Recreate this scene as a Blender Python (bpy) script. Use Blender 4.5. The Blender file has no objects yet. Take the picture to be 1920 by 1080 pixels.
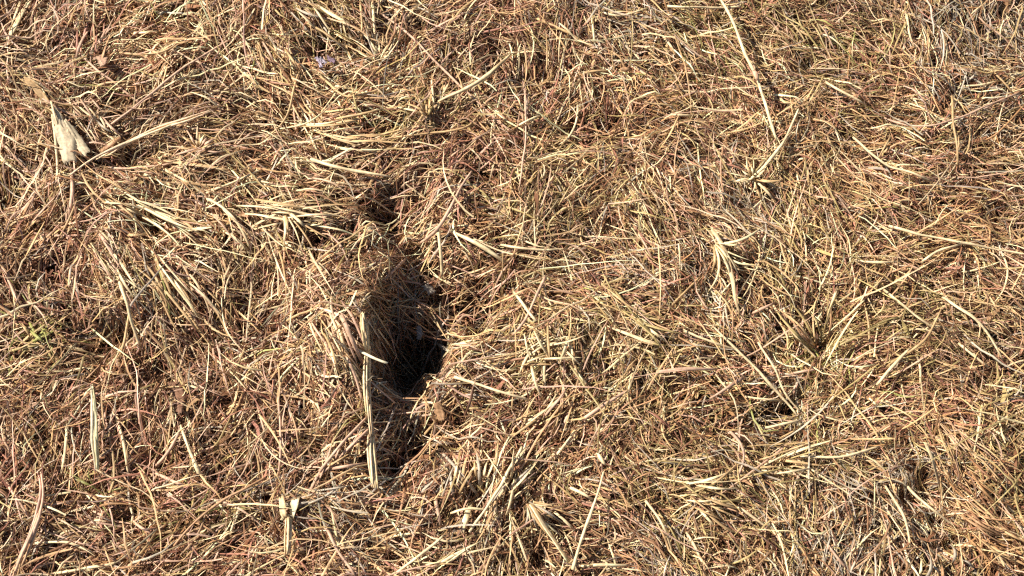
import bpy, math
import numpy as np
from mathutils import Vector, Matrix

rng = np.random.default_rng(11)
S = bpy.context.scene
C = S.collection

# ---------------------------------------------------------------- camera
W, H = 1920.0, 1080.0
HFOV = math.radians(45.0)
TILT = math.radians(20.0)          # camera leans 20 degrees off straight down
DIST = 0.98
cam_d = bpy.data.cameras.new('camera')
cam_d.sensor_fit = 'HORIZONTAL'
cam_d.angle = HFOV
cam_d.clip_start = 0.02
cam_d.clip_end = 500
cam = bpy.data.objects.new('camera', cam_d)
C.objects.link(cam)
CAM = np.array([0.0, -DIST * math.sin(TILT), DIST * math.cos(TILT)])
cam.location = CAM
cam.rotation_euler = (TILT, 0, 0)
S.camera = cam

# ---------------------------------------------------------------- sky, sun, exposure
SUN_EL = math.radians(43)
sun_dir = np.array([-0.93, 0.36, 0.0])
sun_dir /= np.linalg.norm(sun_dir)
to_sun = np.array([sun_dir[0] * math.cos(SUN_EL), sun_dir[1] * math.cos(SUN_EL), math.sin(SUN_EL)])
world = bpy.data.worlds.new('World')
S.world = world
world.use_nodes = True
wn = world.node_tree
for n in list(wn.nodes):
    wn.nodes.remove(n)
sky = wn.nodes.new('ShaderNodeTexSky')
sky.sky_type = 'NISHITA'
sky.sun_disc = False
sky.sun_elevation = SUN_EL
sky.sun_rotation = math.atan2(sun_dir[0], sun_dir[1])
bg = wn.nodes.new('ShaderNodeBackground')
bg.inputs['Strength'].default_value = 0.05
wo = wn.nodes.new('ShaderNodeOutputWorld')
wn.links.new(sky.outputs[0], bg.inputs[0])
wn.links.new(bg.outputs[0], wo.inputs[0])
sun_l = bpy.data.lights.new('sun', 'SUN')
sun_l.energy = 5.0
sun_l.angle = math.radians(0.53)
sun_l.color = (1.0, 0.93, 0.83)
sun = bpy.data.objects.new('sun', sun_l)
C.objects.link(sun)
sun.rotation_euler = Vector(to_sun).to_track_quat('Z', 'Y').to_euler()
sun.location = (-3, 2, 4)
S.view_settings.view_transform = 'Standard'
S.view_settings.look = 'None'
S.view_settings.exposure = 0.90
S.view_settings.gamma = 1.0
S.view_settings.use_curve_mapping = False
S.render.engine = 'CYCLES'
S.cycles.use_denoising = False
S.cycles.max_bounces = 6
S.cycles.diffuse_bounces = 4
S.cycles.filter_width = 1.25

# ---------------------------------------------------------------- noise and maps
class Noise:
    def __init__(self, seed, cell):
        self.g = np.random.default_rng(seed).random((128, 128)); self.c = cell
    def __call__(self, x, y):
        u = np.asarray(x) / self.c + 500; v = np.asarray(y) / self.c + 500
        i = np.floor(u).astype(int); j = np.floor(v).astype(int)
        fu = u - i; fv = v - j
        fu = fu * fu * (3 - 2 * fu); fv = fv * fv * (3 - 2 * fv)
        g = self.g; i0 = i % 128; i1 = (i + 1) % 128; j0 = j % 128; j1 = (j + 1) % 128
        return (g[i0, j0] * (1 - fu) + g[i1, j0] * fu) * (1 - fv) + (g[i0, j1] * (1 - fu) + g[i1, j1] * fu) * fv

FX = (W / 2) / math.tan(HFOV / 2)
ct, st = math.cos(TILT), math.sin(TILT)

def to_px(x, y):
    """ground-plane metres -> map units (1920 wide), used only to look up the hand-drawn maps of the place"""
    x = np.asarray(x, float); y = np.asarray(y, float)
    dy = y - CAM[1]; dz = -CAM[2]
    depth = np.maximum(-(-st * dy + ct * dz), 0.25)
    up = ct * dy + st * dz
    return W / 2 + FX * x / depth, H / 2 - FX * up / depth

n_h1, n_h2, n_h3 = Noise(1, 0.11), Noise(2, 0.04), Noise(3, 0.3)
n_w1, n_w2, n_w3 = Noise(5, .014), Noise(6, .014), Noise(7, .009)

# hollows in the turf: (px, py, rx, ry, depth in m); positive depth goes down
DIPS = [
    (768, 648, 52, 72, 0.085), (840, 630, 60, 60, 0.016),
    (735, 412, 50, 38, 0.030), (785, 480, 42, 60, 0.028), (822, 552, 58, 42, 0.032), (895, 578, 58, 38, 0.034),
    (770, 775, 50, 46, 0.014), (775, 845, 66, 44, 0.026), (732, 890, 26, 26, 0.026), (840, 830, 60, 40, 0.014),
    (610, 390 + 70, 30, 50, 0.010),
    (1466, 768, 46, 20, 0.040), (1540, 630, 46, 75, 0.012), (1420, 425, 45, 28, 0.008),
    (600, 92, 22, 24, 0.014), (720, 80, 60, 45, 0.010), (250, 292, 32, 16, 0.026), (190, 80, 36, 40, 0.010),
    (330, 700, 45, 50, 0.022), (220, 640, 50, 40, 0.020), (300, 440, 16, 40, 0.014), (90, 440, 40, 30, 0.010),
    (170, 300, 26, 18, 0.014), (265, 975, 28, 24, 0.014), (1350, 45, 80, 50, 0.012), (1125, 255, 80, 40, 0.012),
    (1010, 160, 60, 60, 0.010), (1815, 190, 40, 22, 0.010), (1525, 130, 26, 22, 0.012), (1735, 920, 50, 22, 0.024), (1770, 955, 36, 22, 0.024),
    (1760, 1012, 26, 26, 0.028), (1290, 1050, 20, 26, 0.020), (1240, 950, 50, 40, 0.010), (1000, 1040, 30, 50, 0.016),
    (870, 960, 40, 40, 0.012), (555, 250, 60, 30, 0.010), (640, 330, 36, 16, 0.012), (590, 250, 14, 24, 0.014),
    (1860, 260, 60, 40, 0.010), (1320, 560, 60, 50, 0.006), (60, 20, 60, 40, 0.008), (60, 80, 40, 30, 0.012),
    (720, 1020, 60, 40, 0.012), (300, 860, 60, 50, 0.010), (130, 880, 40, 60, 0.010), (1450, 690, 60, 40, 0.010),
    (10, 390, 30, 40, 0.014), (1890, 420, 60, 60, 0.010), (930, 300, 60, 50, 0.008),
]
# swells: (px, py, rx, ry, height)
SWELLS = [
    (640, 645, 50, 140, 0.020), (655, 820, 46, 90, 0.006), (620, 470, 60, 60, 0.012), (560, 390, 110, 50, 0.007),
    (1040, 640, 120, 70, 0.010), (1370, 480, 90, 60, 0.010), (400, 330, 120, 70, 0.008), (250, 560, 120, 70, 0.010),
    (940, 820, 70, 60, 0.010), (1300, 920, 90, 50, 0.010), (1850, 900, 110, 70, 0.012), (690, 200, 120, 60, 0.010),
    (690, 545, 60, 40, 0.008),
]

def height(x, y):
    x = np.asarray(x, float); y = np.asarray(y, float)
    u, v = to_px(x, y)
    z = 0.007 * (n_h1(x, y) - .5) + 0.007 * (n_h2(x, y) - .5) + 0.008 * (n_h3(x, y) - .5)
    u = u + 64 * (n_w1(x, y) - .5); v = v + 64 * (n_w2(x, y) - .5)      # ragged rims
    z = z + .007 * (n_w3(x, y) - .5)
    z = z * np.clip((.66 - np.abs(x)) / .1, 0, 1) * np.clip((.56 - np.abs(y)) / .1, 0, 1)
    near = ((np.abs(x) < .7) & (np.abs(y) < .6)).astype(float)
    for cx, cy, rx, ry, d in DIPS:
        q = ((u - cx) / rx) ** 2 + ((v - cy) / ry) ** 2
        z = z - near * d * np.exp(-q * 1.1 if d < .06 else -q ** 1.3)
    for cx, cy, rx, ry, d in SWELLS:
        q = ((u - cx) / rx) ** 2 + ((v - cy) / ry) ** 2
        z = z + near * d * np.exp(-q)
    return z

def hollow(x, y):
    u, v = to_px(x, y)
    m = np.zeros_like(u)
    for cx, cy, rx, ry, d in DIPS:
        m = np.maximum(m, min(1, d / .04) * np.exp(-((u - cx) / rx) ** 2 - ((v - cy) / ry) ** 2))
    return m

def place(px, py, lift):
    """the spot on the ground (plus lift) that the photo shows at px, py"""
    px = np.asarray(px, float); py = np.asarray(py, float); lift = np.asarray(lift, float)
    a = (px - W / 2) / FX; b = (H / 2 - py) / FX
    d = np.stack([a, ct * b + st, st * b - ct], -1)
    z = np.zeros_like(px)
    for _ in range(14):
        t = (z - CAM[2]) / d[..., 2]
        p = CAM + d * t[..., None]
        z = .5 * z + .5 * (height(p[..., 0], p[..., 1]) + lift)
    t = (z - CAM[2]) / d[..., 2]
    return CAM + d * t[..., None]

def place_at(px, py, z):
    a = (np.asarray(px, float) - W / 2) / FX; b = (H / 2 - np.asarray(py, float)) / FX
    d = np.stack([a, ct * b + st, st * b - ct], -1)
    return CAM + d * ((z - CAM[2]) / d[..., 2])[..., None]

# which way the grass lies: px, py, degrees (0 = towards the right, 90 = away)
FLOW = np.array([float(q) for q in '''
150 60 80 230 30 20 250 80 10 350 150 60 420 80 100 370 90 30 50 40 60 60 120 10 60 170 -40 60 230 -60 50 310 -50 160 240 -50
190 190 40 300 180 50 280 260 30 400 200 -20 420 260 20 420 310 -15 330 330 -10 220 390 -25 90 400 50 60 440 55 130 480 70
290 430 -40 350 440 -45 330 500 -30 430 400 -35 450 450 -50 220 510 -60 340 600 -60 390 660 -50 130 610 -35 180 640 35
60 690 40 270 660 80 100 560 -55 540 60 80 600 30 -35 660 40 -35 690 60 90 640 100 -40 720 80 70 530 120 -55 670 140 25
560 170 -30 640 200 0 720 190 5 700 240 -10 820 180 80 870 210 30 930 220 -50 560 220 -60 650 280 5 640 320 -8 560 310 -15
780 310 45 890 100 60 860 40 20 940 50 -30 1000 60 -50 1060 40 60 1170 70 -35 1250 60 -15 1020 180 70 1070 170 75 1230 130 -45
1160 180 -60 1300 120 -60 1130 250 40 1250 210 10 1350 230 -40 1040 270 10 1000 380 75 1090 370 45 1180 400 -65 1240 400 -60
1310 430 -60 1110 490 -40 1060 520 -10 1180 560 10 1120 570 -15 1170 590 -40 1230 610 -35 1340 570 -70 1400 570 -75 1420 480 -40
1040 680 -75 1160 660 70 1240 660 -30 1330 670 -25 1480 20 -5 1500 80 -35 1680 30 -55 1720 60 80 1860 40 60 1850 100 -60
1480 130 -40 1560 180 -35 1620 150 -30 1650 230 20 1750 150 -70 1840 160 5 1880 190 30 1500 250 60 1540 250 -35 1700 330 -15
1640 390 -35 1830 370 5 1900 370 -20 1480 420 -70 1510 480 -75 1650 440 15 1780 450 -8 1860 500 -45 1770 500 -5 1750 520 -15
1600 560 40 1540 580 80 1640 610 5 1860 620 -45 1820 590 -30 1580 640 50 1480 600 -50 1690 690 40 1800 690 -45 1900 690 30
1680 650 10 60 750 20 60 830 85 130 830 80 30 900 -50 60 930 75 100 760 20 230 780 70 300 860 50 350 850 -70 430 850 50
330 910 -25 120 1000 0 200 1000 -20 200 1060 15 330 1010 45 460 930 30 440 1000 25 260 920 -45 20 1050 60 500 830 90
560 780 -50 600 830 50 630 800 45 580 880 30 620 940 -5 520 1000 80 640 990 -50 560 1060 10 720 1060 -15 780 1000 20
820 920 75 860 900 70 900 880 75 940 900 65 760 820 45 830 780 -50 900 770 -20 930 800 55 900 720 -20 930 650 25 880 680 20
800 600 20 760 700 -70 640 700 -60 600 650 -50 540 660 50 580 560 40 500 500 90 580 420 -10 620 400 0 560 470 -60 650 470 60
720 500 40 760 380 10 840 380 60 900 400 -20 880 500 -10 930 540 60 860 560 20 1000 760 45 1040 770 40 1040 840 45 1080 870 50
1000 830 60 1120 780 25 1180 800 80 1180 850 -40 1250 850 5 1300 850 -25 1280 900 0 1350 920 -25 1200 920 -50 1270 980 -60
1250 1000 -60 1080 930 -25 1040 990 -55 1000 1020 90 1110 1040 10 1400 960 -35 1400 860 -60 1240 760 60 1380 780 10
1480 880 0 1560 850 10 1530 800 60 1640 860 -30 1690 800 5 1660 910 -45 1690 960 -65 1560 980 80 1500 950 75 1740 880 -60
1800 860 -60 1850 830 40 1880 770 30 1900 860 -50 1780 960 -55 1830 1000 -40 1890 1040 -35 1800 1050 -70 1760 1060 60
1600 1060 80 1480 1050 -70 1870 950 -40 1790 920 -58 1760 860 -62'''.split()]).reshape(-1, 3)
fc = np.cos(2 * np.radians(FLOW[:, 2])); fs = np.sin(2 * np.radians(FLOW[:, 2]))

def flow(x, y):
    u, v = to_px(x, y)
    out = np.empty(len(u))
    for k in range(0, len(u), 20000):
        uu = u[k:k + 20000, None]; vv = v[k:k + 20000, None]
        w = np.exp(-((uu - FLOW[:, 0]) ** 2 + (vv - FLOW[:, 1]) ** 2) / (2 * 34. ** 2)) + 1e-9
        out[k:k + 20000] = .5 * np.arctan2((w * fs).sum(1), (w * fc).sum(1))
    return out

# patches of differently weathered grass: px, py, radius
RED = [(150, 60, 70), (270, 850, 60), (110, 520, 70), (330, 690, 60), (560, 510, 60), (230, 760, 50), (1000, 170, 70), (1150, 220, 60),
       (1380, 170, 60), (1640, 140, 70), (1560, 20, 60), (1150, 560, 50), (1230, 540, 60), (1690, 330, 60), (1740, 170, 50), (1890, 400, 60),
       (840, 300, 80), (700, 360, 60), (960, 800, 60), (1120, 980, 70), (1420, 690, 50), (1740, 790, 70), (1320, 300, 50), (860, 880, 60),
       (930, 560, 50), (900, 60, 80), (90, 760, 60), (560, 860, 80), (30, 860, 60), (800, 900, 60), (1110, 520, 40), (1600, 660, 40), (520, 1060, 80), (260, 1040, 60)]
ORANGE = [(1830, 990, 70), (1890, 1050, 70), (1780, 900, 50), (1530, 300, 60), (1800, 430, 60), (30, 730, 50), (1240, 220, 60), (1640, 230, 60), (1320, 760, 50), (1880, 960, 50), (280, 1000, 50), (1760, 800, 50)]
OLIVE = [(60, 640, 60), (800, 200, 60), (1060, 330, 90), (1330, 920, 90), (400, 960, 60), (1350, 60, 110), (1540, 680, 90), (1090, 620, 90), (740, 240, 70),
         (540, 400, 70), (1500, 400, 90), (1850, 850, 80), (1240, 650, 90), (1580, 120, 90), (1250, 930, 90), (1000, 400, 80), (1000, 660, 90), (1500, 800, 100), (1700, 600, 90), (1300, 860, 90), (600, 60, 60), (290, 60, 40)]
GREY = [(1860, 60, 120), (1800, 110, 80), (1160, 40, 70), (1180, 80, 60), (640, 945, 80), (1560, 1040, 100), (1700, 920, 70), (1650, 960, 70), (1310, 560, 50),
        (1450, 770, 60), (1810, 180, 60), (1220, 1040, 60), (700, 100, 50), (780, 690, 80), (1500, 1000, 60), (1390, 380, 50), (1180, 510, 50)]
PALE = [(400, 330, 90), (560, 390, 90), (50, 150, 70), (300, 400, 90), (1050, 660, 80), (1370, 480, 70), (1030, 960, 70), (1180, 650, 60), (700, 230, 80),
        (420, 90, 90), (200, 130, 90), (330, 200, 90), (240, 520, 60), (360, 600, 70), (900, 920, 60), (440, 460, 70), (600, 700, 50), (1420, 330, 60), (1500, 870, 60), (120, 220, 50)]

GREEN = [(60, 640, 45), (400, 965, 45), (1350, 60, 70), (215, 920, 30), (1540, 690, 50), (300, 20, 30), (590, 90, 30), (1580, 110, 50)]

def patch(lst, u, v):
    m = np.zeros_like(u)
    for cx, cy, r in lst:
        m = np.maximum(m, np.exp(-((u - cx) ** 2 + (v - cy) ** 2) / (2 * (r * .75) ** 2)))
    return m

# base colours of weathered grass (linear)
COL = {k: np.array(c) * (1.0, .99, .855) for k, c in dict(
    straw=(.55, .36, .20), pale=(.80, .615, .41), tan=(.42, .24, .14), brown=(.245, .118, .066), red=(.40, .185, .135), orange=(.42, .225, .11),
    olive=(.40, .295, .14), grey=(.45, .375, .32), dark=(.12, .056, .036), pink=(.58, .37, .285), green=(.33, .32, .11), white=(.76, .67, .52)).items()}
n_c1, n_c2, n_c3 = Noise(21, .025), Noise(22, .05), Noise(23, .012)

def tint(x, y, r, pal):
    """a colour for each blade at x, y: a random member of pal, weighted by the patch it grows in"""
    u, v = to_px(x, y)
    n = len(x)
    keys = list(pal)
    w = np.tile(np.array([pal[k] for k in keys], float), (n, 1))
    add = dict(red=patch(RED, u, v), orange=patch(ORANGE, u, v), olive=patch(OLIVE, u, v), grey=patch(GREY, u, v), pale=patch(PALE, u, v), green=patch(GREEN, u, v))
    gain = dict(red=1.6, orange=2.2, olive=2.2, grey=3.2, green=1.6, pale=1.2)
    for k, m in add.items():
        if k in keys:
            w[:, keys.index(k)] += gain[k] * m
    if 'pink' in keys:
        w[:, keys.index('pink')] += .8 * add['red'] + .45 * np.interp(u, [300, 1100], [1, 0])
    if 'brown' in keys:
        w[:, keys.index('brown')] += .5 * np.interp(u, [100, 900], [1, 0])
    if 'olive' in keys:
        w[:, keys.index('olive')] += .55 * np.interp(u, [700, 1300], [0, 1])
    w /= w.sum(1, keepdims=True)
    cum = np.cumsum(w, 1)
    i = (r[:, None] > cum).sum(1).clip(0, len(keys) - 1)
    col = np.array([COL[k] for k in keys])[i]
    j = rng.normal(1, .16, (n, 1)).clip(.55, 1.4) * (.88 + .24 * n_c1(x, y))[:, None] * (.80 + .42 * n_c2(x, y))[:, None]
    return (col * j * rng.normal(1, .025, (n, 3))).clip(.01, .85)

# ---------------------------------------------------------------- materials
def new_mat(name):
    m = bpy.data.materials.new(name); m.use_nodes = True
    nt = m.node_tree
    for n in list(nt.nodes):
        nt.nodes.remove(n)
    return m, nt

def straw_material(name, trans=.22, fibre=900.0, spec=.35, rough=.5):
    """dry plant fibre: colour from the blade's own attribute, fine streaks and blotches, light shining through"""
    m, nt = new_mat(name)
    N = nt.nodes.new; L = nt.links.new
    at = N('ShaderNodeAttribute'); at.attribute_name = 'col'
    geo = N('ShaderNodeNewGeometry')
    n1 = N('ShaderNodeTexNoise'); n1.inputs['Scale'].default_value = fibre; n1.inputs['Detail'].default_value = 2
    n2 = N('ShaderNodeTexNoise'); n2.inputs['Scale'].default_value = 140; n2.inputs['Detail'].default_value = 2
    L(geo.outputs['Position'], n1.inputs['Vector']); L(geo.outputs['Position'], n2.inputs['Vector'])
    mr = N('ShaderNodeMapRange'); mr.inputs[1].default_value = .3; mr.inputs[2].default_value = .7; mr.inputs[3].default_value = .78; mr.inputs[4].default_value = 1.16
    L(n1.outputs[0], mr.inputs[0])
    mr2 = N('ShaderNodeMapRange'); mr2.inputs[1].default_value = .3; mr2.inputs[2].default_value = .7; mr2.inputs[3].default_value = .8; mr2.inputs[4].default_value = 1.15
    L(n2.outputs[0], mr2.inputs[0])
    mu = N('ShaderNodeMath'); mu.operation = 'MULTIPLY'; L(mr.outputs[0], mu.inputs[0]); L(mr2.outputs[0], mu.inputs[1])
    sc = N('ShaderNodeVectorMath'); sc.operation = 'SCALE'
    L(at.outputs['Color'], sc.inputs[0]); L(mu.outputs[0], sc.inputs['Scale'])
    p = N('ShaderNodeBsdfPrincipled'); p.inputs['Roughness'].default_value = rough
    p.inputs['Specular IOR Level'].default_value = spec
    L(sc.outputs[0], p.inputs['Base Color'])
    t = N('ShaderNodeBsdfTranslucent'); L(sc.outputs[0], t.inputs['Color'])
    mx = N('ShaderNodeMixShader'); mx.inputs[0].default_value = trans
    L(p.outputs[0], mx.inputs[1]); L(t.outputs[0], mx.inputs[2])
    o = N('ShaderNodeOutputMaterial'); L(mx.outputs[0], o.inputs[0])
    return m

M_GRASS = straw_material('dry grass fibre', trans=.10)
M_LITTER = straw_material('rotting thatch fibre', trans=.12, spec=.2, rough=.7)
M_STALK = straw_material('weathered stalk', trans=.04, fibre=500, spec=.35, rough=.55)
M_LEAF = straw_material('papery dead leaf', trans=.25, fibre=600, spec=.25, rough=.6)

m_soil, nt = new_mat('dark soil and thatch')
N = nt.nodes.new; L = nt.links.new
geo = N('ShaderNodeNewGeometry')
a = N('ShaderNodeTexNoise'); a.inputs['Scale'].default_value = 60; a.inputs['Detail'].default_value = 8
b = N('ShaderNodeTexNoise'); b.inputs['Scale'].default_value = 420; b.inputs['Detail'].default_value = 5
L(geo.outputs['Position'], a.inputs['Vector']); L(geo.outputs['Position'], b.inputs['Vector'])
cr = N('ShaderNodeValToRGB')
cr.color_ramp.elements[0].position = .3; cr.color_ramp.elements[0].color = (.018, .013, .010, 1)
cr.color_ramp.elements[1].position = .72; cr.color_ramp.elements[1].color = (.085, .048, .026, 1)
mixn = N('ShaderNodeMath'); mixn.operation = 'MULTIPLY_ADD'; mixn.inputs[1].default_value = .5; mixn.inputs[2].default_value = 0
L(a.outputs[0], mixn.inputs[0])
mixm = N('ShaderNodeMath'); mixm.operation = 'MULTIPLY_ADD'; mixm.inputs[1].default_value = .5
L(b.outputs[0], mixm.inputs[0]); L(mixn.outputs[0], mixm.inputs[2]); L(mixm.outputs[0], cr.inputs[0])
bump = N('ShaderNodeBump'); bump.inputs['Strength'].default_value = .8; bump.inputs['Distance'].default_value = .004
L(mixm.outputs[0], bump.inputs['Height'])
p = N('ShaderNodeBsdfPrincipled'); p.inputs['Roughness'].default_value = .95
L(cr.outputs[0], p.inputs['Base Color']); L(bump.outputs[0], p.inputs['Normal'])
o = N('ShaderNodeOutputMaterial'); L(p.outputs[0], o.inputs[0])

# ---------------------------------------------------------------- mesh helpers
def mesh_from(name, V, F, col=None, mat=None, smooth=True):
    """V (n,3), F (m,4) quads, col (n,3)"""
    me = bpy.data.meshes.new(name)
    V = np.ascontiguousarray(V, np.float32); F = np.ascontiguousarray(F, np.int32)
    me.vertices.add(len(V)); me.vertices.foreach_set('co', V.ravel())
    me.loops.add(F.size); me.loops.foreach_set('vertex_index', F.ravel())
    k = F.shape[1]
    me.polygons.add(len(F))
    me.polygons.foreach_set('loop_start', np.arange(len(F), dtype=np.int32) * k)
    me.polygons.foreach_set('loop_total', np.full(len(F), k, np.int32))
    if smooth:
        me.polygons.foreach_set('use_smooth', np.ones(len(F), bool))
    if col is not None:
        at = me.attributes.new('col', 'FLOAT_COLOR', 'POINT')
        at.data.foreach_set('color', np.ascontiguousarray(np.concatenate([col, np.ones((len(col), 1))], 1), np.float32).ravel())
    if mat:
        me.materials.append(mat)
    me.update(); me.validate()
    return me

def tag(o, label, cat=None, group=None, kind=None):
    if label: o['label'] = label
    if cat: o['category'] = cat
    if group: o['group'] = group
    if kind: o['kind'] = kind
    return o

def link(name, me, parent=None, loc=(0, 0, 0)):
    ob = bpy.data.objects.new(name, me); C.objects.link(ob)
    ob.location = loc
    if parent: ob.parent = parent
    return ob

# ---------------------------------------------------------------- ground
def axis(half, step, far):
    a = list(np.arange(-half, half + 1e-6, step))
    d, x = step, half
    while x < far:
        d *= 1.35; x += d; a.append(x); a.insert(0, -x)
    return np.array(a)
gx, gy = axis(.62, .0035, 150), axis(.5, .0035, 150)
X, Y = np.meshgrid(gx, gy)
Z = height(X, Y)
nx, ny = len(gx), len(gy)
I = np.arange(nx * ny).reshape(ny, nx)
F = np.stack([I[:-1, :-1], I[:-1, 1:], I[1:, 1:], I[1:, :-1]], -1).reshape(-1, 4)
g = link('ground', mesh_from('ground', np.stack([X, Y, Z], -1).reshape(-1, 3), F, None, m_soil))
tag(g, 'dark brown soil with hollows under the dry grass', kind='structure')

# ---------------------------------------------------------------- grass in the mass
def blades(x, y, z0, az, el, length, bend, curl, width, col, rows=5, fold=.25, ground=height, kink=None):
    n = len(x)
    seg = length / (rows - 1)
    P = np.empty((n, rows, 3)); T = np.empty((n, rows, 3))
    cx, cy, cz = x.copy(), y.copy(), z0.copy()
    a, e = az.copy(), el.copy()
    for k in range(rows):
        T[:, k] = np.stack([np.cos(e) * np.cos(a), np.cos(e) * np.sin(a), np.sin(e)], -1)
        P[:, k] = np.stack([cx, cy, cz], -1)
        cx = cx + seg * T[:, k, 0]; cy = cy + seg * T[:, k, 1]; cz = np.maximum(cz + seg * T[:, k, 2], .0008)
        a = a + curl / rows; e = e + bend / rows
        if kink is not None and k == rows // 2:
            a = a + kink
    P[:, :, 2] += ground(P[:, :, 0].ravel(), P[:, :, 1].ravel()).reshape(n, rows)
    up = np.zeros((n, rows, 3)); up[..., 2] = 1
    s = np.cross(T, up); s /= np.linalg.norm(s, axis=-1, keepdims=True) + 1e-9
    nn = np.cross(s, T)
    roll = rng.normal(0, .6, n)[:, None, None] + np.linspace(0, 1, rows)[None, :, None] * rng.normal(0, .8, n)[:, None, None]
    s2 = s * np.cos(roll) + nn * np.sin(roll); n2 = -s * np.sin(roll) + nn * np.cos(roll)
    prof = np.interp(np.linspace(0, 1, rows), [0, .15, .6, 1], [.75, 1, .9, .22])
    hw = (width[:, None] * prof)[..., None] * .5
    if fold is None:
        V = np.stack([P - s2 * hw, P + s2 * hw], 2); c = 2
    else:
        V = np.stack([P - s2 * hw, P + n2 * hw * 2 * fold, P + s2 * hw], 2); c = 3
    base = np.arange(n)[:, None, None] * rows * c
    r = np.arange(rows - 1)[None, :, None] * c
    q = np.arange(c - 1)[None, None, :]
    i0 = base + r + q
    F = np.stack([i0, i0 + 1, i0 + 1 + c, i0 + c], -1).reshape(-1, 4)
    cc = np.repeat(col[:, None], rows * c, 1).reshape(-1, 3)
    return V.reshape(-1, 3), F, cc

n_den, n_den2 = Noise(31, .03), Noise(32, .012)
XH, Y0, Y1 = .58, -.40, .46

def scatter(n, keep=1.0, hole=True):
    x = rng.uniform(-XH, XH, n); y = rng.uniform(Y0, Y1, n)
    d = .35 + 1.0 * n_den(x, y) * (.5 + n_den2(x, y))
    if hole:
        u, v = to_px(x, y)
        d = d * (1 - .6 * hollow(x, y))
        for cx, cy, rx, ry, f in ((770, 645, 52, 70, .93), (1455, 768, 40, 15, .85), (785, 690, 34, 36, .5), (840, 560, 76, 40, .86), (788, 490, 42, 54, .72), (735, 412, 48, 38, .72), (785, 830, 70, 66, .62), (735, 885, 26, 28, .7), (895, 590, 60, 46, .8), (1540, 640, 44, 64, .5), (330, 690, 40, 40, .5), (600, 92, 18, 20, .4)):
            d = d * (1 - f * np.exp(-(((u - cx) / rx) ** 2 + ((v - cy) / ry) ** 2) ** 2))
    m = rng.random(n) < d * keep
    return x[m], y[m]

def fine(x, y):
    u, v = to_px(x, y)
    return np.interp(u, [0, 700, 1200, 1920], [1.0, .98, .84, .80])

# thatch: short dead pieces lying between the stems
x, y = scatter(130000)
n = len(x); f = fine(x, y)
col = tint(x, y, rng.random(n), dict(tan=.7, brown=2.2, dark=1.9, red=.7, straw=.3, olive=.2, grey=.35, orange=.2, pale=.05))
V, F, c = blades(x, y, rng.uniform(.0, .014, n), flow(x, y) + rng.normal(0, 1.0, n) + math.pi * (rng.random(n) < .5), rng.normal(.08, .22, n),
                 rng.uniform(.010, .030, n) * f, rng.normal(-.2, .5, n), rng.normal(0, 1.1, n), (rng.uniform(.0008, .0018, n) + (rng.random(n) < .05) * rng.uniform(.001, .003, n)) * f, col, rows=4, fold=None)
tag(link('thatch', mesh_from('thatch', V, F, c, M_LITTER)), 'matted brown thatch of short dead grass pieces', kind='stuff')

# grass: rooted, bowed over the way the turf lies
x, y = scatter(128000)
n = len(x); f = fine(x, y)
col = tint(x, y, rng.random(n), dict(straw=1.4, pale=1.1, tan=.8, pink=.6, brown=1.15, red=.25, dark=.5, olive=.3, grey=.35, orange=.08, green=.01))
el = np.radians(rng.uniform(5, 48, n))
V, F, c = blades(x, y, rng.uniform(.002, .013, n), flow(x, y) + rng.normal(0, .58, n) + math.pi * (rng.random(n) < .5), el,
                 (.012 + rng.beta(1.6, 3, n) * .048) * f, -el * rng.uniform(1.3, 2.6, n), rng.normal(0, 1.0, n), rng.uniform(.0007, .0017, n) * f, col, rows=5, fold=.22,
                 kink=rng.normal(0, .5, n) * (rng.random(n) < .2))
tag(link('dry_grass', mesh_from('dry_grass', V, F, c, M_GRASS)), 'tangled straw coloured dry grass covering the whole ground', kind='stuff')

# ragged fringe of blades leaning out over the rim of the burrow hole
n = 800
th = rng.uniform(0, 2 * math.pi, n); rr = rng.uniform(.75, 1.5, n)
p0 = place(775 + 62 * rr * np.cos(th), 650 + 92 * rr * np.sin(th), np.zeros(n))
x, y = p0[:, 0].copy(), p0[:, 1].copy()
el = np.radians(rng.uniform(15, 60, n))
col = tint(x, y, rng.random(n), dict(straw=1.2, pale=.4, tan=1.2, pink=.4, brown=1.2, red=.4, dark=.5, grey=.5))
V, F, c = blades(x, y, rng.uniform(0, .008, n), rng.uniform(0, 2 * math.pi, n), el, rng.uniform(.018, .05, n), -el * rng.uniform(1.2, 2.4, n), rng.normal(0, .9, n),
                 rng.uniform(.0008, .0018, n), col, rows=5, fold=.22, kink=rng.normal(0, .5, n) * (rng.random(n) < .3))
tag(link('dry_grass', mesh_from('dry_grass_fringe', V, F, c, M_GRASS)), 'ragged dry blades fringing the rim of the burrow hole', kind='stuff')

# longer thin straws resting on top of it
x, y = scatter(4200, hole=False)
n = len(x); f = fine(x, y)
col = tint(x, y, rng.random(n), dict(pale=1.2, straw=1.2, pink=.6, tan=.4, grey=.1, olive=.1))
V, F, c = blades(x, y, rng.uniform(.012, .024, n), flow(x, y) + rng.normal(0, .5, n) + math.pi * (rng.random(n) < .5), rng.normal(.08, .1, n),
                 (.03 + .07 * rng.beta(1.3, 3, n)), rng.normal(-.25, .15, n), rng.normal(0, .6, n), rng.uniform(.0009, .0018, n) * f, col, rows=8, fold=.3)
tag(link('loose_straw', mesh_from('loose_straw', V, F, c, M_GRASS)), 'long thin loose straws strewn over the matted grass', kind='stuff')

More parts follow.
